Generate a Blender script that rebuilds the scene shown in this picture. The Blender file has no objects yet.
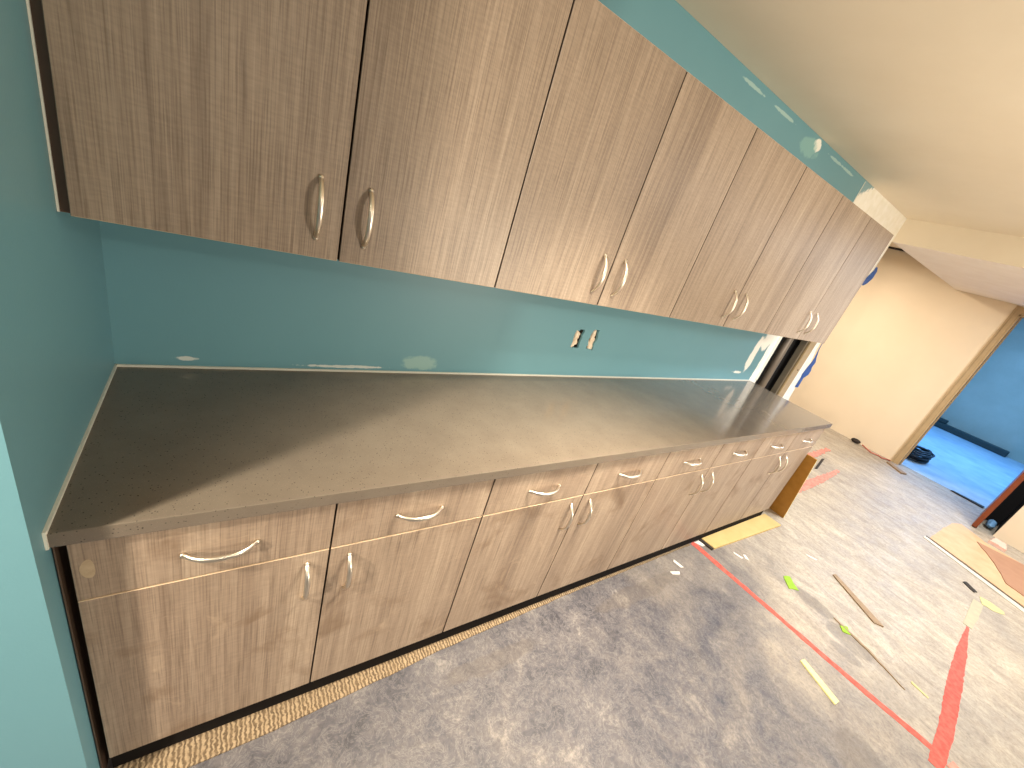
import bpy, bmesh, math, random
from mathutils import Vector, Matrix, noise
random.seed(7)
S = bpy.context.scene; COL = S.collection

# ------------------------------------------------------------------ camera
cam_d = bpy.data.cameras.new('camera'); cam = bpy.data.objects.new('camera', cam_d); COL.objects.link(cam)
cam_d.sensor_width = 36; cam_d.lens = 406.95 / 1024 * 36; cam_d.clip_start = .02
Rr = Vector((0.81614, -0.50261, 0.28513)); Uu = Vector((-0.00605, 0.48596, 0.87396)); Dd = Vector((0.57782, 0.71500, -0.39357))
M = Matrix(((Rr.x, Uu.x, -Dd.x), (Rr.y, Uu.y, -Dd.y), (Rr.z, Uu.z, -Dd.z)))
cam.matrix_world = Matrix.Translation((0.2539, -1.425, 1.6335)) @ M.to_4x4()
S.camera = cam
# ------------------------------------------------------------------ world, lights, exposure
W = bpy.data.worlds.new('world'); S.world = W; W.use_nodes = True
W.node_tree.nodes['Background'].inputs[0].default_value = (1, .95, .88, 1)
W.node_tree.nodes['Background'].inputs[1].default_value = .27
S.view_settings.view_transform = 'Standard'; S.view_settings.look = 'None'
S.view_settings.gamma = 1; S.view_settings.use_curve_mapping = False
S.view_settings.exposure = 0.22
def area(name, loc, power, color, sx, sy, target=None, spread=180):
    d = bpy.data.lights.new(name, 'AREA'); d.shape = 'RECTANGLE'; d.size = sx; d.size_y = sy
    d.energy = power; d.color = color; d.spread = math.radians(spread)
    o = bpy.data.objects.new(name, d); COL.objects.link(o); o.location = loc
    if target is not None:
        o.rotation_euler = (Vector(target) - Vector(loc)).to_track_quat('-Z', 'Y').to_euler()
    return o
area('ceiling_lamp_left', (-1.0, -1.25, 2.42), 70, (1, .91, .76), .12, .12)
area('side_fill_light', (-2.3, -1.88, 1.95), 72, (1, .87, .70), .12, .12, target=(0, -.75, .9))  # unseen fill added to brighten the end face of the left wall
area('ceiling_lamp_middle', (1.35, -1.02, 2.42), 25, (1, .90, .74), .25, .25, spread=82)
area('rear_fill_light', (.5, -3.2, 2.42), 20, (1, .93, .80), .3, .3)  # unseen light added to reach the left upper doors from the front
area('ceiling_lamp_far', (3.6, -1.15, 2.42), 22, (.80, .90, 1), .25, .25, spread=120)
area('ceiling_lamp_right', (4.4, -2.7, 2.42), 38, (.96, .97, 1), .6, .6)
area('ceiling_fill_light', (2.6, -3.4, .9), 46, (1, .90, .74), .4, .3, target=(2.4, -1.2, 2.4), spread=140)  # unseen upward fill added to brighten the ceiling
area('hall_lamp', (6.2, .75, 2.42), 55, (1, .90, .76), .5, .4)
area('hall_cool_fill', (6.1, -1.7, 2.22), 50, (.82, .91, 1), .6, .6)  # unseen corridor light, tinted cool to add the doorway's daylight sheen
area('blue_room_daylight', (10.2, -1.0, 2.7), 170, (.17, .46, 1), 2.0, 1.5)

# ------------------------------------------------------------------ materials
def mat(name, col, rough=.6, metal=0, spec=.5):
    m = bpy.data.materials.new(name); m.use_nodes = True
    b = m.node_tree.nodes['Principled BSDF']
    b.inputs['Base Color'].default_value = (*col, 1); b.inputs['Roughness'].default_value = rough
    b.inputs['Metallic'].default_value = metal; b.inputs['Specular IOR Level'].default_value = spec
    return m
def s2l(r, g, b):
    f = lambda c: (c / 12.92 if c <= .04045 else ((c + .055) / 1.055) ** 2.4)
    return (f(r / 255), f(g / 255), f(b / 255))
class N:
    def __init__(s, m): s.m = m; s.t = m.node_tree; s.b = s.t.nodes['Principled BSDF']
    def new(s, k, **kw):
        n = s.t.nodes.new(k)
        for a, v in kw.items():
            if a.startswith('i_'): n.inputs[a[2:].replace('_', ' ')].default_value = v
            else: setattr(n, a, v)
        return n
    def link(s, a, b): s.t.links.new(a, b)
    def coord(s, kind='Object', scale=(1, 1, 1), rnd=False, rot=(0, 0, 0)):
        tc = s.new('ShaderNodeTexCoord'); mp = s.new('ShaderNodeMapping')
        mp.inputs['Scale'].default_value = scale; mp.inputs['Rotation'].default_value = rot
        out = tc.outputs[kind]
        if rnd:
            oi = s.new('ShaderNodeObjectInfo'); ml = s.new('ShaderNodeVectorMath', operation='SCALE')
            cb = s.new('ShaderNodeCombineXYZ'); s.link(oi.outputs['Random'], cb.inputs[0]); s.link(oi.outputs['Random'], cb.inputs[2])
            s.link(cb.outputs[0], ml.inputs[0]); ml.inputs['Scale'].default_value = 13.0
            ad = s.new('ShaderNodeVectorMath', operation='ADD'); s.link(out, ad.inputs[0]); s.link(ml.outputs[0], ad.inputs[1]); out = ad.outputs[0]
        s.link(out, mp.inputs[0]); return mp.outputs[0]
    def noise(s, vec, scale, detail=4, rough=.5, dist=0):
        n = s.new('ShaderNodeTexNoise'); n.inputs['Scale'].default_value = scale; n.inputs['Detail'].default_value = detail
        n.inputs['Roughness'].default_value = rough; n.inputs['Distortion'].default_value = dist
        s.link(vec, n.inputs['Vector']); return n.outputs['Fac']
    def ramp(s, fac, stops):
        r = s.new('ShaderNodeValToRGB'); e = r.color_ramp.elements
        while len(e) < len(stops): e.new(.5)
        for i, (p, c) in enumerate(stops): e[i].position = p; e[i].color = (*c, 1) if len(c) == 3 else c
        s.link(fac, r.inputs[0]); return r.outputs[0]
    def mix(s, fac, a, b, mode='MIX'):
        n = s.new('ShaderNodeMix', data_type='RGBA', blend_type=mode)
        for k, v in ((0, fac), (6, a), (7, b)):
            if hasattr(v, 'links'): s.link(v, n.inputs[k])
            else: n.inputs[k].default_value = v if k == 0 else (*v, 1)
        return n.outputs[2]
    def math(s, op, a, b=None, c=None, clamp=False):
        n = s.new('ShaderNodeMath', operation=op); n.use_clamp = clamp
        for k, v in enumerate((a, b, c)):
            if v is None: continue
            if hasattr(v, 'links'): s.link(v, n.inputs[k])
            else: n.inputs[k].default_value = v
        return n.outputs[0]
    def xyz(s, vec):
        n = s.new('ShaderNodeSeparateXYZ'); s.link(vec, n.inputs[0]); return n.outputs
    def blob(s, vec, c, r, ragged=.5, nscale=12, ax=(0, 1)):
        """soft ragged ellipse mask around c (two coordinates), radii r"""
        x = s.xyz(vec); d = None
        for k in (0, 1):
            t = s.math('DIVIDE', s.math('SUBTRACT', x[ax[k]], c[k]), r[k]); t = s.math('MULTIPLY', t, t)
            d = t if d is None else s.math('ADD', d, t)
        n = s.noise(vec, nscale, 4, .6)
        v = s.math('SUBTRACT', s.math('MULTIPLY_ADD', s.math('SUBTRACT', n, .5), ragged * 6, 1), d)
        return s.math('MULTIPLY', v, 2.5, clamp=True)
    def bump(s, h, strength=.2, dist=.01):
        b = s.new('ShaderNodeBump'); b.inputs['Strength'].default_value = strength; b.inputs['Distance'].default_value = dist
        s.link(h, b.inputs['Height']); s.link(b.outputs[0], s.b.inputs['Normal'])
    def color(s, c): s.link(c, s.b.inputs['Base Color'])

def wood_mat(name, a, b, c, dirt=0.0, rough=.42):
    m = mat(name, a, rough, spec=.45); n = N(m)
    v = n.coord('Object', (1, 1, .018), rnd=True)
    g1 = n.noise(v, 330, 2, .6); g2 = n.noise(v, 75, 3, .65, .1); g3 = n.noise(v, 9, 2, .5, .1)
    base = n.ramp(g2, [(.30, a), (.50, b), (.70, c)])
    base = n.mix(.5, base, n.ramp(g3, [(.30, a), (.52, b), (.72, c)]))
    base = n.mix(1, base, n.ramp(g1, [(.34, (.72, .70, .68)), (.5, (1, 1, 1)), (.68, (1.12, 1.12, 1.11))]), 'MULTIPLY')
    v2 = n.coord('Object', (.18, 1, 1), rnd=True, rot=(0, .05, 0))
    base = n.mix(1, base, n.ramp(n.noise(v2, 150, 2, .6), [(.38, (.94, .94, .94)), (.62, (1.05, 1.05, 1.05))]), 'MULTIPLY')
    if dirt:
        v3 = n.coord('Object', (1, 1, 1), rnd=True)
        d = n.ramp(n.noise(v3, 4.2, 5, .6, .6), [(.56, (0, 0, 0)), (.70, (1, 1, 1))])
        base = n.mix(n.math('MULTIPLY', d, dirt), base, s2l(112, 88, 66))
        d2 = n.ramp(n.noise(v3, 6.0, 4, .7, 1.2), [(.60, (0, 0, 0)), (.75, (1, 1, 1))])
        base = n.mix(n.math('MULTIPLY', d2, dirt * .8), base, s2l(190, 166, 140))
    n.color(base); n.bump(g1, .05, .001)
    return m
M_wood = wood_mat('laminate_grey_brown', s2l(122, 105, 90), s2l(151, 133, 115), s2l(176, 158, 139))
M_woodlow = wood_mat('laminate_grey_brown_dusty', s2l(126, 107, 91), s2l(155, 135, 116), s2l(179, 159, 138), dirt=.7)
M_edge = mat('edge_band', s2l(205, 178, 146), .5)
M_gapshade = mat('side_edge_gap_shade', s2l(70, 54, 42), .6)
M_carc = mat('carcass_dark', s2l(92, 74, 58), .6)
M_fill = mat('filler_dark', s2l(84, 64, 50), .6)
M_black = mat('toe_kick_shade_black', (.012, .010, .009), .9, spec=.1)
M_shade = mat('shade_black', (.006, .005, .005), 1)  # near-black colour standing for shade in gaps and recesses
M_nickel = mat('satin_nickel', (.80, .72, .60), .32, 1)
n = N(M_nickel); n.bump(n.noise(n.coord('Object', (1, 1, 1)), 400, 2), .03, .0005)
M_caulk = mat('white_caulk', s2l(225, 222, 208), .5)

# quartz worktop
M_quartz = mat('speckled_quartz', (.1, .08, .06), .15, spec=.6); n = N(M_quartz)
v = n.coord('Object')
base = n.ramp(n.noise(v, 9, 4, .6), [(.3, s2l(108, 97, 85)), (.7, s2l(116, 105, 92))])
vo = n.new('ShaderNodeTexVoronoi'); vo.inputs['Scale'].default_value = 130; n.link(v, vo.inputs['Vector'])
sp = n.ramp(vo.outputs['Distance'], [(.10, (1, 1, 1)), (.22, (0, 0, 0))])
gate = n.ramp(n.noise(v, 60, 2), [(.46, (0, 0, 0)), (.52, (1, 1, 1))])
base = n.mix(n.math('MULTIPLY', n.math('MULTIPLY', sp, gate), .8), base, (.018, .014, .010))
vo2 = n.new('ShaderNodeTexVoronoi'); vo2.inputs['Scale'].default_value = 260; n.link(v, vo2.inputs['Vector'])
base = n.mix(n.math('MULTIPLY', n.ramp(vo2.outputs['Distance'], [(.08, (1, 1, 1)), (.2, (0, 0, 0))]), .35), base, s2l(170, 150, 125))
n.color(base)
rr = n.ramp(n.noise(v, 7, 4, .6), [(.35, (.13,) * 3), (.7, (.17,) * 3)]); n.link(rr, n.b.inputs['Roughness'])

# teal paint of the back wall with filler patches and bare drywall right of the corner bead
TEAL = s2l(96, 146, 140)
def paint_bump(n, vec): n.bump(n.noise(vec, 160, 3, .6), .12, .002)
M_teal = mat('teal_paint', TEAL, .42, spec=.4); n = N(M_teal)
v = n.coord('Object'); base = n.mix(n.noise(v, 1.8, 4), s2l(102, 148, 158), s2l(112, 158, 168)); n.color(base); paint_bump(n, v)
M_back = mat('teal_paint_with_filler', TEAL, .42, spec=.4); n = N(M_back)
v = n.coord('Object'); x = n.xyz(v)
base = n.mix(n.noise(v, 1.8, 4), s2l(102, 148, 158), s2l(112, 158, 168))
WH = s2l(248, 244, 232)
def patch(base, c, r, col, amt=.9, rag=.5, ns=12):
    return n.mix(n.math('MULTIPLY', n.blob(v, c, r, rag, ns, ax=(0, 2)), amt), base, col)
base = patch(base, (.915, .945), (.10, .035), s2l(170, 200, 185), .5)
base = patch(base, (.62, .918), (.16, .006), WH, .6, .5, 30)
base = patch(base, (.16, .93), (.03, .008), WH, .6, .5, 30)
base = patch(base, (3.60, 1.13), (.05, .16), WH, .95, .35, 10)
base = patch(base, (3.70, 1.26), (.09, .10), WH, .95, .35, 10)
base = patch(base, (3.50, .97), (.07, .012), WH, .8, .5, 30)
base = patch(base, (2.97, 2.395), (.05, .03), WH, .95, .5, 22)
base = patch(base, (2.90, 2.36), (.12, .05), s2l(150, 195, 185), .5, .5, 14)
for cx in (2.2, 2.55, 3.25, 3.45): base = patch(base, (cx, 2.40), (.12, .008), s2l(190, 215, 205), .6, .5, 24)
# white joint compound beyond the painted end, ragged edge
edge = n.math('MULTIPLY_ADD', n.math('SUBTRACT', n.noise(v, 9, 4, .6), .5), .05, x[0])
edgew = n.math('MULTIPLY', n.math('SUBTRACT', edge, 3.765), 120, clamp=True)
tri = n.math('MULTIPLY', n.math('SUBTRACT', n.math('SUBTRACT', n.math('MULTIPLY_ADD', n.math('SUBTRACT', n.noise(v, 26, 4, .7), .5), .10, x[2]), n.math('MULTIPLY', n.math('SUBTRACT', x[0], 3.90), .55)), 2.40), 60, clamp=True)
edgew = n.math('MULTIPLY', edgew, n.math('SUBTRACT', 1, n.math('MULTIPLY', tri, .9)))
mud = n.ramp(n.noise(v, 14, 5, .6, .6), [(.3, s2l(238, 234, 218)), (.7, s2l(252, 250, 242))])
base = n.mix(edgew, base, mud)
raw = n.math('MULTIPLY', n.math('SUBTRACT', x[0], 4.42), 200, clamp=True)
raw2 = n.math('MULTIPLY', n.math('SUBTRACT', 4.63, x[0]), 200, clamp=True)
low = n.math('MULTIPLY', n.math('SUBTRACT', 1.6, x[2]), 50, clamp=True)
base = n.mix(n.math('MULTIPLY', n.math('MULTIPLY', raw, raw2), low), base, s2l(168, 146, 110))
# thin pale seam scratch
n.color(base); paint_bump(n, v)

def plain_noise(name, a, b, scale, rough=.7, bump=.1, bs=120):
    m = mat(name, a, rough, spec=.3); n = N(m); v = n.coord('Object')
    n.color(n.mix(n.ramp(n.noise(v, scale, 5, .6), [(.3, (0, 0, 0)), (.7, (1, 1, 1))]), a, b)); n.bump(n.noise(v, bs, 3, .6), bump, .002); return m
M_ceil = plain_noise('ceiling_paint', s2l(228, 214, 190), s2l(234, 221, 198), 2)
M_ceil2 = plain_noise('ceiling_paint_pinkish', s2l(240, 228, 216), s2l(246, 236, 226), 5)
M_beige = plain_noise('beige_paint', s2l(230, 208, 176), s2l(235, 214, 183), 1.5)
M_casing = plain_noise('door_casing_paint', s2l(176, 148, 108), s2l(188, 160, 120), 6)
M_bluewall = plain_noise('blue_room_paint', s2l(158, 160, 144), s2l(178, 180, 164), 1.2)
M_bluefloor = plain_noise('blue_room_floor', s2l(150, 172, 190), s2l(186, 200, 208), 3.5, .5)
M_brown = plain_noise('door_red_brown', s2l(110, 52, 26), s2l(130, 64, 32), 8, .4)
M_darkgreen = mat('dark_green_trim', s2l(20, 50, 52), .5)
M_stud = mat('galvanised_steel', s2l(150, 140, 122), .4, .7)
M_pipe = mat('pipe_grey', s2l(120, 110, 98), .35, .3)
M_gyp = plain_noise('torn_gypsum', s2l(245, 230, 208), s2l(222, 198, 168), 30, .9)
M_tape = plain_noise('blue_tape', s2l(40, 75, 140), s2l(60, 95, 160), 20, .6)
M_box = mat('outlet_box', s2l(60, 50, 42), .6)

# concrete floor
M_floor = mat('bare_concrete', (.3, .3, .3), .6, spec=.35); n = N(M_floor)
v = n.coord('Object'); x = n.xyz(v)
vs = n.coord('Object', (1.5, .65, 1), rot=(0, 0, -.12))
big = n.noise(v, 1.3, 5, .6, .5); mid = n.noise(v, 6, 9, .78, .3); fin = n.noise(v, 60, 5, .7, .6); st = n.noise(vs, 7, 10, .82, .9)
g = n.ramp(mid, [(.30, s2l(54, 52, 57)), (.45, s2l(78, 75, 79)), (.57, s2l(98, 93, 93)), (.70, s2l(138, 131, 124))])
w = n.ramp(st, [(.28, s2l(130, 116, 102)), (.44, s2l(160, 146, 128)), (.57, s2l(180, 166, 145)), (.72, s2l(204, 190, 166))])
fade = n.math('MULTIPLY_ADD', n.math('SUBTRACT', big, .5), 1.6, n.math('MULTIPLY', n.math('SUBTRACT', n.math('SUBTRACT', x[0], n.math('MULTIPLY', x[1], .25)), 2.4), .8), clamp=True)
base = n.mix(fade, g, w)
sp = n.ramp(fin, [(.30, (.74, .73, .72)), (.5, (1, 1, 1)), (.70, (1.14, 1.14, 1.12))]); base = n.mix(1, base, sp, 'MULTIPLY')
bl = n.ramp(big, [(.35, (.86, .87, .90)), (.65, (1.06, 1.04, 1.0))]); base = n.mix(1, base, bl, 'MULTIPLY')
wv = n.ramp(n.noise(v, 17, 7, .75, 1.6), [(.470, (0, 0, 0)), (.5, (1, 1, 1)), (.53, (0, 0, 0))])
base = n.mix(n.math('MULTIPLY', wv, .13), base, s2l(200, 192, 182))
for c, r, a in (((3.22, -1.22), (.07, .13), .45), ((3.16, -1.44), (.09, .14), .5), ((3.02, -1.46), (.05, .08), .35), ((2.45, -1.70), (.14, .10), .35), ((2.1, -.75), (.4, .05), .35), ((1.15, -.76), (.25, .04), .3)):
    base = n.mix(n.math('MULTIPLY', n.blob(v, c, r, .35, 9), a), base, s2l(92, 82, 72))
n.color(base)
n.link(n.ramp(mid, [(.3, (.42,) * 3), (.7, (.75,) * 3)]), n.b.inputs['Roughness']); n.bump(fin, .25, .004)

# ribbed carpet
M_carpet = mat('ribbed_carpet', (.2, .15, .1), .95, spec=.1); n = N(M_carpet)
v = n.coord('Object'); wa = n.new('ShaderNodeTexWave'); wa.inputs['Scale'].default_value = 26; wa.inputs['Distortion'].default_value = 5; wa.inputs['Detail'].default_value = 3; wa.inputs['Detail Scale'].default_value = 3
wa.bands_direction = 'X'; n.link(v, wa.inputs['Vector'])
n.color(n.mix(n.noise(v, 60, 3), n.ramp(wa.outputs['Fac'], [(.2, s2l(70, 58, 46)), (.7, s2l(176, 154, 124))]), s2l(128, 108, 84))); n.bump(wa.outputs['Fac'], .6, .006)
def ragged_mat(name, a, b, sc=40): return plain_noise(name, s2l(*a), s2l(*b), sc, .8)
M_red = ragged_mat('red_marking', (190, 72, 60), (206, 104, 88), 35)
M_redf = ragged_mat('red_marking_faded', (196, 150, 132), (206, 110, 92), 30)
M_yel = ragged_mat('yellow_marking', (204, 196, 120), (186, 174, 138), 22)
M_yelf = ragged_mat('yellow_marking_faded', (184, 174, 142), (172, 160, 136), 22)
M_lime = ragged_mat('lime_bit', (150, 185, 50), (130, 165, 45))
M_ystick_litedge = ragged_mat('pale_wood_and_lit_edge', (218, 208, 140), (228, 220, 160))
M_bstick = ragged_mat('weathered_wood', (140, 115, 88), (158, 132, 104))
M_plank = ragged_mat('yellow_plywood', (200, 168, 106), (210, 180, 120), 10)
M_brd = plain_noise('brown_hardboard', s2l(150, 104, 40), s2l(165, 116, 50), 20, .5)
M_card = ragged_mat('cardboard_light', (206, 168, 130), (192, 152, 112), 8)
M_card2 = ragged_mat('cardboard_dark', (158, 116, 90), (168, 126, 98), 8)
M_dark = ragged_mat('dark_scrap', (40, 34, 28), (60, 50, 42))  # also colours the strip standing for the cardboard's shadow
M_white = ragged_mat('white_scrap', (215, 210, 198), (228, 222, 212))
M_cord = mat('black_cord', s2l(14, 20, 32), .5)
M_orange = mat('orange_cord', s2l(190, 110, 90), .6)
M_glimpse = mat('blue_glimpse_tone', s2l(110, 150, 185), .2)

# ------------------------------------------------------------------ mesh helpers
def newobj(name, me, parent=None, loc=(0, 0, 0), rot=(0, 0, 0)):
    o = bpy.data.objects.new(name, me); COL.objects.link(o); o.location = loc; o.rotation_euler = rot
    if parent is not None: o.parent = parent
    return o
def mesh(bm, name, mats, smooth=False):
    bmesh.ops.recalc_face_normals(bm, faces=bm.faces[:])
    me = bpy.data.meshes.new(name); bm.to_mesh(me); bm.free()
    for m in (mats if isinstance(mats, (list, tuple)) else [mats]): me.materials.append(m)
    if smooth:
        for p in me.polygons: p.use_smooth = True
    return me
def box(bm, x0, x1, y0, y1, z0, z1, mi=0, bev=0, seg=1):
    vs = [bm.verts.new((x, y, z)) for x in (x0, x1) for y in (y0, y1) for z in (z0, z1)]
    fs = [bm.faces.new([vs[i] for i in f]) for f in ((0, 1, 3, 2), (4, 6, 7, 5), (0, 4, 5, 1), (2, 3, 7, 6), (0, 2, 6, 4), (1, 5, 7, 3))]
    for f in fs: f.material_index = mi
    if bev:
        es = list({e for f in fs for e in f.edges})
        bmesh.ops.bevel(bm, geom=es, offset=bev, segments=seg, affect='EDGES', profile=.6)
    return fs
def boxes(name, mats, lst, bev=0, parent=None, smooth=False, loc=(0, 0, 0)):
    bm = bmesh.new()
    for b in lst: box(bm, *b[:6], mi=b[6] if len(b) > 6 else 0, bev=bev)
    return newobj(name, mesh(bm, name, mats, smooth), parent, loc)
def struct(o): o['kind'] = 'structure'; return o
def tag(o, label, cat, group=None):
    o['label'] = label; o['category'] = cat
    if group: o['group'] = group
    return o
def empty(name, loc): return newobj(name, None, None, loc)
def prism(name, pts, z0, z1, m, parent=None, rag=0, sub=0, loc=(0, 0, 0), seed=0):
    """extruded outline in plan; rag roughens the outline"""
    P = []
    for i in range(len(pts)):
        a, b = Vector(pts[i]).to_2d(), Vector(pts[(i + 1) % len(pts)]).to_2d(); k = max(1, int((b - a).length / sub)) if sub else 1
        for j in range(k):
            q = a.lerp(b, j / k)
            if rag:
                q = q + Vector((noise.noise(Vector((q.x * 30, q.y * 30, seed))), noise.noise(Vector((q.x * 30, q.y * 30, seed + 9))))) * rag
            P.append(q)
    bm = bmesh.new(); lo = [bm.verts.new((q.x, q.y, z0)) for q in P]; hi = [bm.verts.new((q.x, q.y, z1)) for q in P]
    bm.faces.new(lo); bm.faces.new(hi)
    for i in range(len(P)): j = (i + 1) % len(P); bm.faces.new((lo[i], lo[j], hi[j], hi[i]))
    bmesh.ops.triangulate(bm, faces=[f for f in bm.faces if len(f.verts) > 4])
    return newobj(name, mesh(bm, name, m), parent, loc)
def sweep(bm, pts, rx, ry=None, seg=10, up=Vector((0, 0, 1)), taper=None):
    ry = ry or rx; rings = []
    for i, p in enumerate(pts):
        a = pts[max(i - 1, 0)]; b = pts[min(i + 1, len(pts) - 1)]; t = (Vector(b) - Vector(a)).normalized()
        s = t.cross(up)
        if s.length < .05: s = t.cross(Vector((1, 0, 0)))
        s.normalize(); u = s.cross(t); k = taper(i / (len(pts) - 1)) if taper else 1
        rings.append([bm.verts.new(Vector(p) + s * math.cos(q) * rx * k + u * math.sin(q) * ry * k) for q in [2 * math.pi * j / seg for j in range(seg)]])
    for r0, r1 in zip(rings, rings[1:]):
        for j in range(seg): bm.faces.new((r0[j], r0[(j + 1) % seg], r1[(j + 1) % seg], r1[j]))
    bm.faces.new(rings[0]); bm.faces.new(rings[-1])

# ------------------------------------------------------------------ room shell
ZC = 2.434; XE = 4.84; YW = -.687; ZL = 2.245; XF = 7.73
struct(boxes('floor', M_floor, [(-4, 7.83, -6, 3, -.1, 0)]))
struct(boxes('floor_blue_room', M_bluefloor, [(7.83, 13.6, -4, 3, -.1, .004)]))
struct(boxes('ceiling', M_ceil, [(-3.2, XE, -4.2, .14, ZC, ZC + .1)]))
struct(boxes('ceiling_corridor', [M_ceil2, M_ceil], [(XE, 7.72, -4.2, 0, ZL, ZC + .1, 0)]))
for f in bpy.data.objects['ceiling_corridor'].data.polygons:
    if abs(f.normal.x) > .9 and f.center.x < XE + .01: f.material_index = 1
bpy.data.objects['ceiling_corridor']['kind'] = 'structure'
struct(boxes('ceiling_side_hall', [M_ceil, M_dark], [(XE, 7.72, 0.002, 3, 2.56, 2.66, 0), (7.66, 7.72, .01, 3, 2.54, 2.56, 1), (7.05, 7.08, .01, 3, 2.545, 2.56, 1), (6.4, 6.43, .01, 3, 2.545, 2.56, 1), (5.75, 5.78, .01, 3, 2.545, 2.56, 1)]))
struct(boxes('wall_left', M_teal, [(-2.6, 0, YW, .14, 0, ZC - .001)]))

def board(name, outer, holes, y0, y1, m):
    bm = bmesh.new()
    for loop in [outer] + holes:
        vs = [bm.verts.new((x, y0, z)) for x, z in loop]
        for i in range(len(vs)): bm.edges.new((vs[i], vs[(i + 1) % len(vs)]))
    bmesh.ops.triangle_fill(bm, use_beauty=True, use_dissolve=False, edges=bm.edges[:])
    r = bmesh.ops.extrude_face_region(bm, geom=bm.faces[:])
    for g in r['geom']:
        if isinstance(g, bmesh.types.BMVert): g.co.y = y1
    return newobj(name, mesh(bm, name, m))
def ragrect(x0, x1, z0, z1, seed, amp=.006):
    P = []
    rnd = random.Random(seed)
    for i in range(6): P.append((x0 + (x1 - x0) * i / 6, z0))
    for i in range(8): P.append((x1, z0 + (z1 - z0) * i / 8))
    for i in range(6): P.append((x1 - (x1 - x0) * i / 6, z1))
    for i in range(8): P.append((x0, z1 - (z1 - z0) * i / 8))
    return [(x + rnd.uniform(-amp, amp), z + rnd.uniform(-amp, amp)) for x, z in P]
outer = [(0.0, 0), (3.9, 0), (3.9, 2.1), (4.50, 2.1), (4.50, 0), (4.83, 0), (4.84, .6)]
for z, xx in ((.72, 4.80), (.80, 4.79), (.90, 4.78), (.98, 4.75), (1.03, 4.745), (1.10, 4.765), (1.16, 4.74), (1.24, 4.71), (1.32, 4.70), (1.45, 4.72), (1.6, 4.71), (1.72, 4.73), (1.84, 4.74), (1.90, 4.78), (1.95, 4.83)):
    outer.append((xx, z))
outer += [(XE, 1.99), (XE, ZC - .001), (0, ZC - .001)]
h1 = ragrect(1.692, 1.748, 1.066, 1.162, 3); h2 = ragrect(1.808, 1.858, 1.060, 1.168, 5)
struct(board('wall_back', outer, [h1, h2], 0, .013, M_back))
struct(boxes('wall_back_rear_face', M_shade, [(0.0, 4.83, .105, .118, 0, ZC - .001)]))  # cavity backing coloured near black in place of its shade
struct(boxes('trim_1', M_caulk, [(3.866, 3.902, -.0035, .016, .905, 2.1), (3.899, 3.903, -.0035, .04, .905, 2.1), (3.766, 3.771, -.003, .0, 2.14, ZC - .01)]))  # corner bead
# stud, pipe in the open cavity
def stud(x, label, dp=.103):
    bm = bmesh.new(); t = .002; w = .035
    box(bm, x - t, x, .016, dp, 0, 2.3); box(bm, x, x + w, .016, .018, 0, 2.3); box(bm, x, x + w, dp - .002, dp, 0, 2.3)
    box(bm, x + w - t, x + w, .018, .026, 0, 2.3); box(bm, x + w - t, x + w, dp - .010, dp - .002, 0, 2.3)
    return tag(newobj('metal_stud', mesh(bm, 'metal_stud', M_stud)), label, 'wall stud', 'steel studs in the open wall cavity')
stud(4.462, 'steel wall stud at the right side of the open wall cavity, beside the torn drywall', .062)
stud(3.86, 'steel wall stud behind the white corner bead at the left of the open wall cavity')
stud(4.66, 'steel wall stud behind the torn white drywall at the wall end')
bm = bmesh.new(); sweep(bm, [(4.175, .050, 0.0), (4.175, .050, 1.2), (4.175, .050, 2.3)], .032, seg=24)
tag(newobj('vertical_pipe', mesh(bm, 'vertical_pipe', M_pipe, True)), 'grey round vertical pipe inside the open wall cavity', 'pipe')
bm = bmesh.new(); bmesh.ops.create_cone(bm, cap_ends=True, segments=12, radius1=.007, radius2=.004, depth=.005, matrix=Matrix.Translation((4.58, -.0025, 1.02)) @ Matrix.Rotation(math.pi / 2, 4, 'X'))
tag(newobj('drywall_screw', mesh(bm, 'drywall_screw', M_dark, True)), 'dark screw head in the raw drywall strip beside the wall cavity', 'screw')
# blue tape at torn edge
def tape(name, prof, label, x_in):
    bm = bmesh.new(); L = []; Rg = []
    for z, xr, dx in prof: L.append(bm.verts.new((x_in + dx, -.0045, z))); Rg.append(bm.verts.new((xr, -.0045 - .006 * abs(math.sin(z * 40)), z)))
    for i in range(len(L) - 1): bm.faces.new((L[i], Rg[i], Rg[i + 1], L[i + 1]))
    r = bmesh.ops.extrude_face_region(bm, geom=bm.faces[:])
    for g in r['geom']:
        if isinstance(g, bmesh.types.BMVert): g.co.y += .0018
    return tag(newobj(name, mesh(bm, name, M_tape)), label, 'tape', 'blue tape on the torn drywall edge')
tape('masking_tape', [(.84, 4.81, 0), (.90, 4.80, .0), (.94, 4.81, .0), (.98, 4.86, -.02), (1.02, 4.88, -.01), (1.06, 4.83, .0), (1.11, 4.855, .02), (1.16, 4.80, .02), (1.24, 4.745, -.01), (1.32, 4.73, -.02)], 'ragged blue tape hanging off the wall edge just above the worktop end', 4.75)
tape('masking_tape', [(1.86, 4.80, -.04), (1.89, 4.87, -.02), (1.94, 4.905, .03), (2.0, 4.90, .07), (2.03, 4.87, .07)], 'short dark blue tape piece high on the wall edge beside the wall cabinets', 4.77)
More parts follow.
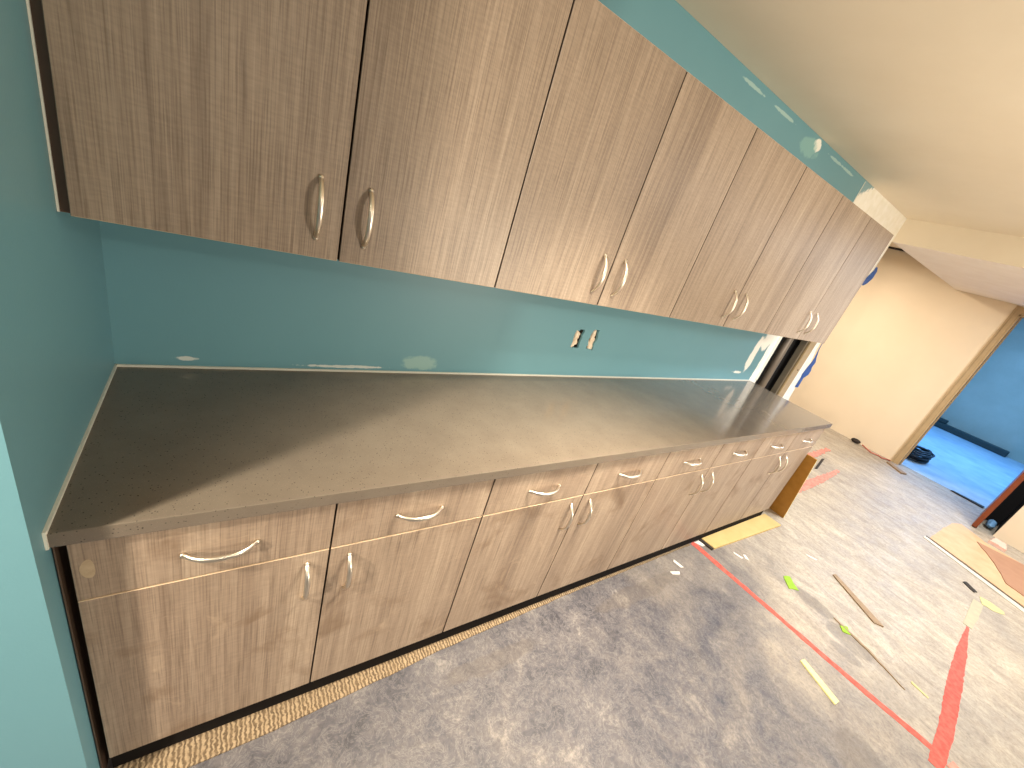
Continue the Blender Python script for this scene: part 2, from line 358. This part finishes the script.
# torn outlet openings
def outlet(h, x0, x1, z0, z1, label, seed):
    e = empty('outlet_opening', ((x0 + x1) / 2, .014, (z0 + z1) / 2)); tag(e, label, 'outlet opening', 'torn outlet openings in the teal wall')
    ox, oy, oz = e.location
    bm = bmesh.new()
    a, b, c, d = x0 - .008 - ox, x1 + .008 - ox, z0 - .008 - oz, z1 + .008 - oz
    box(bm, a, b, .055, .057, c, d); box(bm, a, a + .002, .001, .055, c, d); box(bm, b - .002, b, .001, .055, c, d)
    box(bm, a, b, .001, .055, c, c + .002); box(bm, a, b, .001, .055, d - .002, d)
    newobj('electrical_box', mesh(bm, 'electrical_box', M_box), e)
    rnd = random.Random(seed); bm = bmesh.new()
    for k in range(5):
        cx = rnd.uniform(a * .4, b * .4); cz = c + (d - c) * (k + .8) / 6.2; r = rnd.uniform(.014, .021)
        bmesh.ops.create_icosphere(bm, subdivisions=2, radius=r, matrix=Matrix.Translation((cx, .003, cz)) @ Matrix.Diagonal((1.0, .55, 1.2, 1)))
    for v_ in bm.verts: v_.co += Vector((noise.noise(v_.co * 90), noise.noise(v_.co * 90 + Vector((5, 0, 0))), noise.noise(v_.co * 90 + Vector((9, 0, 0))))) * .006
    newobj('torn_gypsum', mesh(bm, 'torn_gypsum', M_gyp), e)
outlet(h1, 1.692, 1.748, 1.066, 1.162, 'left torn outlet hole in the teal wall, full of pale gypsum crumbs', 1)
outlet(h2, 1.808, 1.858, 1.060, 1.168, 'right torn outlet hole in the teal wall, half dark inside', 2)

# far wall with doorway, casing, door leaf
Y0, Y1, ZD = -.622, -1.56, 2.155
struct(boxes('wall_far', M_beige, [(XF, XF + .12, Y0 + .0, 3, 0, 2.56), (XF, XF + .12, -3.9, Y1, 0, 2.56), (XF, XF + .12, Y1, Y0, ZD, 2.56)]))
d1 = struct(empty('door_1', (XF, Y0, 0)))
ch = boxes('casing', M_casing, [(-.018, -.001, -.0, .062, 0, ZD + .08), (-.018, -.001, Y1 - Y0 - .062, Y1 - Y0, 0, ZD + .08), (-.018, -.001, Y1 - Y0, 0, ZD, ZD + .08),
    (-.028, -.018, .044, .062, 0, ZD + .08), (-.018, .13, -.02, -.0005, 0, ZD), (-.018, .13, Y1 - Y0 + .0005, Y1 - Y0 + .02, 0, ZD), (-.018, .13, Y1 - Y0, 0, ZD - .02, ZD - .0005), (.05, .062, -.035, -.02, 0, ZD - .02)], bev=.002, parent=d1)
bm = bmesh.new(); box(bm, -.98, -.06, -.933, -.893, .01, 2.13, bev=.002)
lf = newobj('door_leaf', mesh(bm, 'door_leaf', M_brown), d1)
bm = bmesh.new(); sweep(bm, [(-.90, -.893, 1.0), (-.90, -.843, 1.0)], .011); sweep(bm, [(-.905, -.843, 1.0), (-.80, -.843, 1.0)], .009)
newobj('door_handle', mesh(bm, 'door_handle', M_nickel, True), lf)
struct(boxes('wall_right', M_beige, [(6.84, 7.72, -4.0, -1.68, 0, ZL - .001)]))
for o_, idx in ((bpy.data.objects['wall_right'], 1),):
    o_.data.materials.append(M_shade)
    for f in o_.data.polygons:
        if f.normal.y > .9: f.material_index = 1  # side face in the gap blackened for the shade behind the door
struct(boxes('wall_blue_room', M_bluewall, [(12.85, 12.97, -4, 3, 0, 2.8), (7.86, 12.85, 2.6, 2.72, 0, 2.8), (7.86, 12.85, -3.9, -3.78, 0, 2.8)]))
struct(boxes('ceiling_blue_room', M_ceil2, [(7.86, 12.97, -4, 3, 2.8, 2.9)]))

# ------------------------------------------------------------------ cabinets
def handle_mesh():
    bm = bmesh.new(); L = .067; pts = []
    for i in range(25):
        t = -1 + 2 * i / 24; pts.append((t * L, -.030 * (1 - abs(t) ** 2.6) - .001, 0))
    sweep(bm, pts, .0042, .0055, 10, taper=lambda s: .95 + .35 * math.sin(math.pi * s))
    for sx in (-1, 1):
        bmesh.ops.create_cone(bm, cap_ends=True, segments=12, radius1=.0062, radius2=.0050, depth=.007, matrix=Matrix.Translation((sx * L, -.0030, 0)) @ Matrix.Rotation(math.pi / 2, 4, 'X'))
    return mesh(bm, 'handle', M_nickel, True)
HM = handle_mesh()
def front_mesh(name, w, h, m):
    """laminate door or drawer front, origin at its lower left front corner"""
    bm = bmesh.new(); box(bm, 0, w, 0, .019, 0, h, bev=.0012)
    me = mesh(bm, name, [m, M_edge, M_gapshade])
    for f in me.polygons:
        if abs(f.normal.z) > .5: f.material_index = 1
        if abs(f.normal.x) > .9: f.material_index = 2  # side edges darkened to stand for shade in the door gaps
    return me
DW = .4666; G = .0048
UF, UB, UT = -.328, 1.3765, 2.1385
LF, LB, LD, LT = -.630, .095, .700, .861
me_ud = front_mesh('upper_door', DW - G, UT - UB, M_wood)
me_ld = front_mesh('lower_door', DW - G, LD - .003 - LB, M_woodlow)
me_dr = front_mesh('drawer_front', DW - G, LT - LD - .003, M_woodlow)
X0 = .0185
ulab = ['wall cabinet nearest the teal side wall, cut off by the top picture edge',
        'second wall cabinet from the teal side wall, above the torn outlet holes',
        'third wall cabinet from the teal side wall, left of the greyest one',
        'rightmost wall cabinet, greyest in the cool light, ending by the torn white wall edge']
llab = ['base cabinet nearest the teal side wall, with a round pale smudge on its left drawer',
        'second base cabinet from the teal side wall, with dusty marks on its doors',
        'third base cabinet from the teal side wall, where the long red line begins',
        'rightmost base cabinet, with the brown board leaning on its end']
def door_part(unit, name, me, x, z, y, hx, hz, vertical):
    d = newobj(name, me, unit, (x, y, z))
    newobj('handle', HM, d, (hx, 0, hz), (0, math.pi / 2, 0) if vertical else (0, 0, 0))
    return d
for k in range(4):
    xu = X0 + k * 2 * DW
    u = tag(empty('wall_cabinet', (xu, 0, UB)), ulab[k], 'wall cabinet', 'wall cabinets in a row above the worktop')
    bm = bmesh.new(); W2 = 2 * DW - .001; T = .018; H = UT - UB
    a = 0 if k else 0.0
    box(bm, a, T, UF + .0205, -.002, 0, H); box(bm, W2 - T, W2, UF + .0205, -.002, 0, H); box(bm, T, W2 - T, UF + .0205, -.002, 0, T); box(bm, T, W2 - T, UF + .0205, -.002, H - T, H)
    box(bm, T, W2 - T, -.008, -.002, T, H - T); box(bm, T, W2 - T, UF + .03, -.008, H / 2, H / 2 + T)
    newobj('cabinet_body', mesh(bm, 'cabinet_body', M_wood if k == 3 else M_carc), u)
    hz = 1.4905 - UB
    door_part(u, 'door', me_ud, G / 2, 0, UF, DW - G - .053, hz, True)
    door_part(u, 'door', me_ud, DW + G / 2, 0, UF, .053, hz, True)
    if k == 0:
        boxes('filler_strip', M_fill, [(-.0175, -.001, UF + .022, -.003, 0, H)], parent=u)
        boxes('caulk_bead', M_caulk, [(-.0182, -.0150, UF + .0185, UF + .0225, 0, H)], parent=u)
    b = tag(empty('base_cabinet', (xu, 0, 0)), llab[k], 'base cabinet', 'base cabinets in a row under the worktop')
    bm = bmesh.new(); zt = .863
    for s0, s1 in ((0, T), (W2 - T, W2)):
        box(bm, s0, s1, LF + .0205, -.002, LB, zt); box(bm, s0, s1, -.54, -.002, .006, LB)
    box(bm, T, W2 - T, LF + .0205, -.002, LB, LB + T); box(bm, T, W2 - T, -.008, -.002, LB + T, zt); box(bm, T, W2 - T, LF + .0205, -.50, zt - T, zt)
    box(bm, T, W2 - T, LF + .03, LF + .045, LD - .03, LD + .01)
    newobj('cabinet_body', mesh(bm, 'cabinet_body', M_woodlow if k == 3 else M_carc), b)
    boxes('toe_kick_shade', M_black, [(0, W2, -.611, -.600, .006, LB - .001)], parent=b)  # toe board set forward and blackened to draw the shadow band
    for j in range(2):
        door_part(b, 'door', me_ld, j * DW + G / 2, LB, LF, (DW - G - .050) if j == 0 else .050, .595 - LB, True)
        door_part(b, 'drawer', me_dr, j * DW + G / 2, LD, LF, (DW - G) / 2, .776 - LD, False)
    if k == 0:
        boxes('filler_strip', M_fill, [(-.0160, -.0135, LF + .004, -.40, .0, .863), (-.0135, -.001, LF + .14, LF + .15, .006, .863)], parent=b)
        # pale round smudge on the first drawer front
        sm = prism('chalk_smudge', [(.0245 + .011 * math.cos(q), .783 + .025 * math.sin(q)) for q in [i * math.pi / 9 for i in range(18)]], 0, .0004, ragged_mat('pale_smudge', (172, 150, 122), (186, 164, 136), 60), parent=b, rag=.003)
        sm.rotation_euler = (math.pi / 2, 0, 0); sm.location = (0, LF - .0001, 0); sm['label'] = 'pale round chalky smudge'

# worktop
wt = tag(empty('worktop', (0, 0, .865)), 'long speckled brown-grey quartz worktop over all the base cabinets', 'countertop')
bm = bmesh.new(); box(bm, .004, 3.783, -.6425, -.005, 0, .034, bev=.002, seg=2)
newobj('quartz_slab', mesh(bm, 'quartz_slab', M_quartz), wt)
cb = boxes('caulk_bead', M_caulk, [(.0, 3.78, -.0055, -.0003, .0325, .0405), (.0003, .0055, -.642, -.001, .0325, .0405), (.0003, .0045, -.6455, -.6415, -.001, .0405)], parent=wt)
cb['label'] = 'thin white caulk line'

# ------------------------------------------------------------------ floor things
tag(prism('carpet_strip', [(.02, -.40), (.02, -.692), (.17, -.684), (.44, -.678), (.96, -.645), (1.62, -.626), (2.2, -.622), (2.74, -.622), (2.74, -.40)], 0.0002, .005, M_carpet, rag=.004, sub=.05),
    'brown ribbed carpet strip left on the floor under the base cabinets', 'carpet')
pk = tag(prism('plywood_plank', [(2.885, -.613), (3.81, -.613), (3.828, -.742), (2.90, -.705)], 0.0002, .014, M_plank), 'yellow plywood plank lying flat at the foot of the last base cabinet', 'plank')
tag(prism('dark_end_strip', [(2.855, -.613), (2.880, -.613), (2.893, -.705), (2.873, -.705)], .0002, .012, M_dark), 'small dark strip across the left end of the yellow plank', 'scrap')  # plain dark strip along the plank's left end
tag(prism('scrap_paper', [(2.80, -.613), (2.852, -.613), (2.868, -.66), (2.835, -.66)], .0002, .003, M_white, rag=.004, sub=.02), 'small white paper scrap between red line and yellow plank', 'scrap')
# brown board leaning on the end of the base cabinets
lb = empty('leaning_board', (3.985, 0, .0)); tag(lb, 'brown hardboard leaning on the end of the base cabinets', 'board')
bm = bmesh.new(); box(bm, -.0, .010, -.695, -.22, .0, .655, bev=.001)
me = mesh(bm, 'panel', [M_brd, M_ystick_litedge])
for f in me.polygons:
    if f.normal.y < -.9 or f.normal.x > .9: f.material_index = 1  # light on front edge and outer face painted as a pale tone
pn = newobj('panel', me, lb); pn.rotation_euler = (0, -.335, 0)
# red and yellow marking on concrete
def line(name, pts, w, m, label, seed=0, cat='floor marking', rag=.005, grp='red markings on the concrete'):
    L = []; R_ = []
    for i, p in enumerate(pts):
        a = Vector(pts[max(i - 1, 0)]); b = Vector(pts[min(i + 1, len(pts) - 1)]); t = (b - a).normalized(); s = Vector((-t.y, t.x)); ww = (w[i] if isinstance(w, (list, tuple)) else w) * 1.15
        L.append(Vector(p) + s * ww / 2); R_.append(Vector(p) - s * ww / 2)
    return tag(prism(name, L + R_[::-1], (.0002), .0012 + .0004 * seed, m, rag=rag, sub=.02, seed=seed), label, cat, grp)
line('red_line', [(2.785, -.613), (2.80, -.80), (2.83, -1.15), (2.86, -1.55), (2.90, -1.90)], [.04, .034, .03, .032, .036], M_red, 'long red line across the concrete from the base cabinets to the picture bottom', 1)
line('red_line', [(2.80, -1.895), (3.10, -1.885), (3.5, -1.855), (3.95, -1.825), (4.35, -1.803)], [.045, .052, .056, .044, .010], M_red, 'wide red line running right from the corner with the long red line', 2)
line('yellow_line', [(4.36, -1.80), (4.6, -1.80), (4.88, -1.795)], [.04, .05, .05], M_yelf, 'faded pale yellow line beyond the end of the wide red line', 3, grp=None)
line('yellow_patch', [(4.95, -1.80), (4.96, -1.86), (4.98, -1.93)], [.10, .12, .05], M_yel, 'pale yellow paint patch by the right picture edge', 4, grp=None, rag=.02)
line('red_line', [(4.50, -.50), (5.0, -.49), (5.5, -.48), (6.0, -.455)], [.07, .08, .06, .03], M_redf, 'faded red line on the floor right of the leaning brown board', 5, rag=.02)
line('red_line', [(5.5, -.16), (6.0, -.16), (6.6, -.14)], [.10, .07, .05], M_redf, 'short faded red mark on the floor beyond the worktop corner', 6, rag=.03)
line('red_line', [(2.90, -1.93), (2.86, -2.05)], [.05, .03], M_redf, 'faint red smear below the corner of the two red lines', 8, rag=.01)
# sticks and scraps
tag(prism('wooden_stick', [(3.70, -1.168), (3.735, -1.176), (3.555, -1.510), (3.515, -1.468)], .0002, .008, M_bstick), 'brown weathered wooden stick lying on the concrete', 'stick')
tag(prism('yellow_stick', [(2.660, -1.366), (2.694, -1.372), (2.637, -1.556), (2.596, -1.552)], .0002, .007, M_ystick_litedge), 'pale yellow stick on the concrete left of the long red line', 'stick')
tag(prism('lime_scrap', [(3.235, -1.025), (3.286, -1.045), (3.25, -1.09), (3.212, -1.13), (3.157, -1.095)], .0002, .004, M_lime, rag=.008, sub=.02), 'lime green scrap nearer to the base cabinets', 'scrap', 'lime green scraps')
tag(prism('lime_scrap', [(3.216, -1.37), (3.26, -1.395), (3.215, -1.43), (3.18, -1.40)], .0002, .004, M_lime, rag=.008, sub=.02), 'lime green scrap on the dark stain below the wooden stick', 'scrap', 'lime green scraps')
tag(prism('yellow_scrap', [(3.24, -1.715), (3.258, -1.715), (3.242, -1.792), (3.228, -1.792)], .0002, .003, M_yel, rag=.003, sub=.02), 'thin yellow scrap between the long and the wide red line', 'scrap')
line('floor_crack', [(3.24, -1.33), (3.225, -1.42), (3.20, -1.545), (3.17, -1.62), (3.14, -1.711)], [.006, .012, .012, .006, .003], M_bstick, 'thin brown crack in the concrete running from the green scrap', 9, cat='crack', grp=None, rag=.006)
tag(prism('dark_scrap', [(5.07, -1.675), (5.12, -1.69), (5.05, -1.765), (5.00, -1.755)], .0002, .006, M_dark, rag=.006, sub=.02), 'small dark scrap near the cardboard sheet', 'scrap')
tag(prism('grey_strip', [(6.05, -.25), (6.12, -.26), (5.62, -.36), (5.58, -.345)], .0002, .006, M_dark), 'thin dark strip on the floor between the two faded red marks', 'scrap')
# cardboard sheet
cd = tag(empty('cardboard_sheet', (0, 0, 0)), 'tan cardboard sheet on the floor before the brown door', 'cardboard')
prism('sheet', [(5.62, -1.365), (6.46, -1.40), (6.62, -1.46), (6.45, -1.66), (6.43, -1.98), (6.40, -2.5), (5.1, -2.5), (5.36, -2.01)], .0002, .005, M_card, parent=cd, rag=.012, sub=.08)
w_ = prism('paper_flap', [(6.30, -1.62), (6.42, -1.98), (6.38, -2.5), (5.25, -2.5), (5.55, -2.05), (5.62, -1.88), (5.95, -1.78)], .0055, .012, M_card2, parent=cd, rag=.012, sub=.08); w_['label'] = 'darker brown crumpled paper'
tag(prism('white_strip', [(5.53, -1.335), (5.59, -1.335), (5.32, -2.0), (5.055, -2.5), (4.97, -2.5), (5.24, -2.0)], .0002, .006, ragged_mat('pale_strip', (196, 184, 166), (206, 194, 176))), 'long pale strip along the near edge of the cardboard sheet', 'strip')
tag(prism('pink_paper', [(6.52, -1.68), (6.72, -1.70), (6.70, -1.78), (6.50, -1.80)], .0002, .03, ragged_mat('pink_paper', (226, 176, 158), (230, 190, 170), 20), rag=.01, sub=.04), 'crumpled pink paper at the foot of the right beige wall', 'paper')
# cord pile behind doorway, cords by the jamb
rnd = random.Random(5)
def coil(name, cx, cy, r0, turns, m, label, thick=.012, h=.10):
    pts = []
    for i in range(turns * 16):
        a = i * math.pi / 8; k = i / (turns * 16); r = r0 * (.45 + .55 * abs(math.sin(k * 9 + 1))) ; pts.append((cx + r * math.cos(a) * 1.1 + rnd.uniform(-.012, .012), cy + r * math.sin(a) * .55 + rnd.uniform(-.01, .01), thick + .004 + h * k + rnd.uniform(0, .01)))
    bm = bmesh.new(); sweep(bm, pts, thick, seg=6)
    return tag(newobj(name, mesh(bm, name, m, True)), label, 'cord')
coil('coiled_hose', 8.60, -.64, .27, 10, M_cord, 'dark coiled hose pile on the blue lit floor behind the doorway', .016, .14)
bm = bmesh.new(); sweep(bm, [(7.62, -.22, .03), (7.60, -.30, .012), (7.55, -.36, .010), (7.60, -.44, .010), (7.56, -.48, .010), (7.64, -.52, .010), (7.66, -.56, .010)], .009, seg=6)
tag(newobj('orange_cord', mesh(bm, 'orange_cord', M_orange, True)), 'thin orange cord on the floor at the foot of the beige wall', 'cord')
bm = bmesh.new(); bmesh.ops.create_icosphere(bm, subdivisions=2, radius=.05, matrix=Matrix.Translation((7.64, -.13, .034)) @ Matrix.Diagonal((.8, 1.2, .65, 1)))
tag(newobj('dark_plug', mesh(bm, 'dark_plug', M_dark, True)), 'small dark plug at the foot of the beige wall', 'plug')
tag(prism('wood_scrap', [(7.48, -.56), (7.54, -.58), (7.40, -.80), (7.32, -.76)], .0002, .02, M_bstick), 'small brown wood scrap at the foot of the door frame', 'scrap')
tag(boxes('dark_board', M_darkgreen, [(12.62, 12.80, -1.28, .6, .005, .12)], bev=.01), 'long dark green board on the floor along the blue room wall', 'board')
tag(boxes('short_dark_board', M_darkgreen, [(12.66, 12.79, -.30, .5, .121, .20)], bev=.01), 'short dark board on top of the long dark green board', 'board')
bm = bmesh.new(); bmesh.ops.create_icosphere(bm, subdivisions=3, radius=.06, matrix=Matrix.Translation((7.05, -1.62, .055)) @ Matrix.Diagonal((1.6, .6, .8, 1)))
for v_ in bm.verts: v_.co += noise.noise_vector(v_.co * 25) * .012
tag(newobj('blue_glimpse', mesh(bm, 'blue_glimpse', M_glimpse)), 'pale blue lump standing for light glimpsed behind the brown door', 'light glimpse')  # added lump, its blue stands for light coming through the door gap

tag(boxes('gap_shade_panel', M_shade, [(7.30, 7.304, -1.672, -1.562, .01, 2.10)]), 'black panel standing for shade in the gap behind the brown door', 'shade panel')  # added black panel, paints the shade between door and wall
tag(prism('threshold_strip', [(7.79, -1.18), (7.84, -1.20), (7.86, -1.50), (7.76, -1.50)], .0045, .012, M_dark, rag=.006, sub=.04), 'dark ragged strip at the doorway threshold beside the brown door', 'strip')

tag(prism('card_shadow_strip', [(5.592, -1.34), (5.612, -1.34), (5.345, -2.005), (5.085, -2.5), (5.06, -2.5), (5.322, -2.0)], .0002, .006, M_dark), 'thin dark strip standing for the shadow along the cardboard sheet edge', 'strip')  # shadow of the cardboard edge shaped as a dark strip

rnd = random.Random(11)
for q, (px_, py_) in enumerate(((2.42, -.74), (2.50, -.70), (3.05, -.80), (3.10, -.83), (3.72, -1.02))):
    w1, w2, an = rnd.uniform(.008, .014), rnd.uniform(.02, .045), rnd.uniform(0, 3)
    pts = [(px_ + a * math.cos(an) - b * math.sin(an), py_ + a * math.sin(an) + b * math.cos(an)) for a, b in ((-w2, -w1), (w2, -w1 * .6), (w2 * .8, w1), (-w2 * .7, w1 * .8))]
    tag(prism('debris_chip', pts, .0002, .003, M_white), ['small pale chip on the grey concrete left of the red line start', 'pale chip touching the shadow of the base cabinets left of the red line', 'pale chip just below the yellow plank, nearer the red line', 'pale chip below the yellow plank, farther from the base cabinets', 'pale chip on the concrete above the brown wooden stick'][q], 'chip', 'pale debris chips on the concrete')
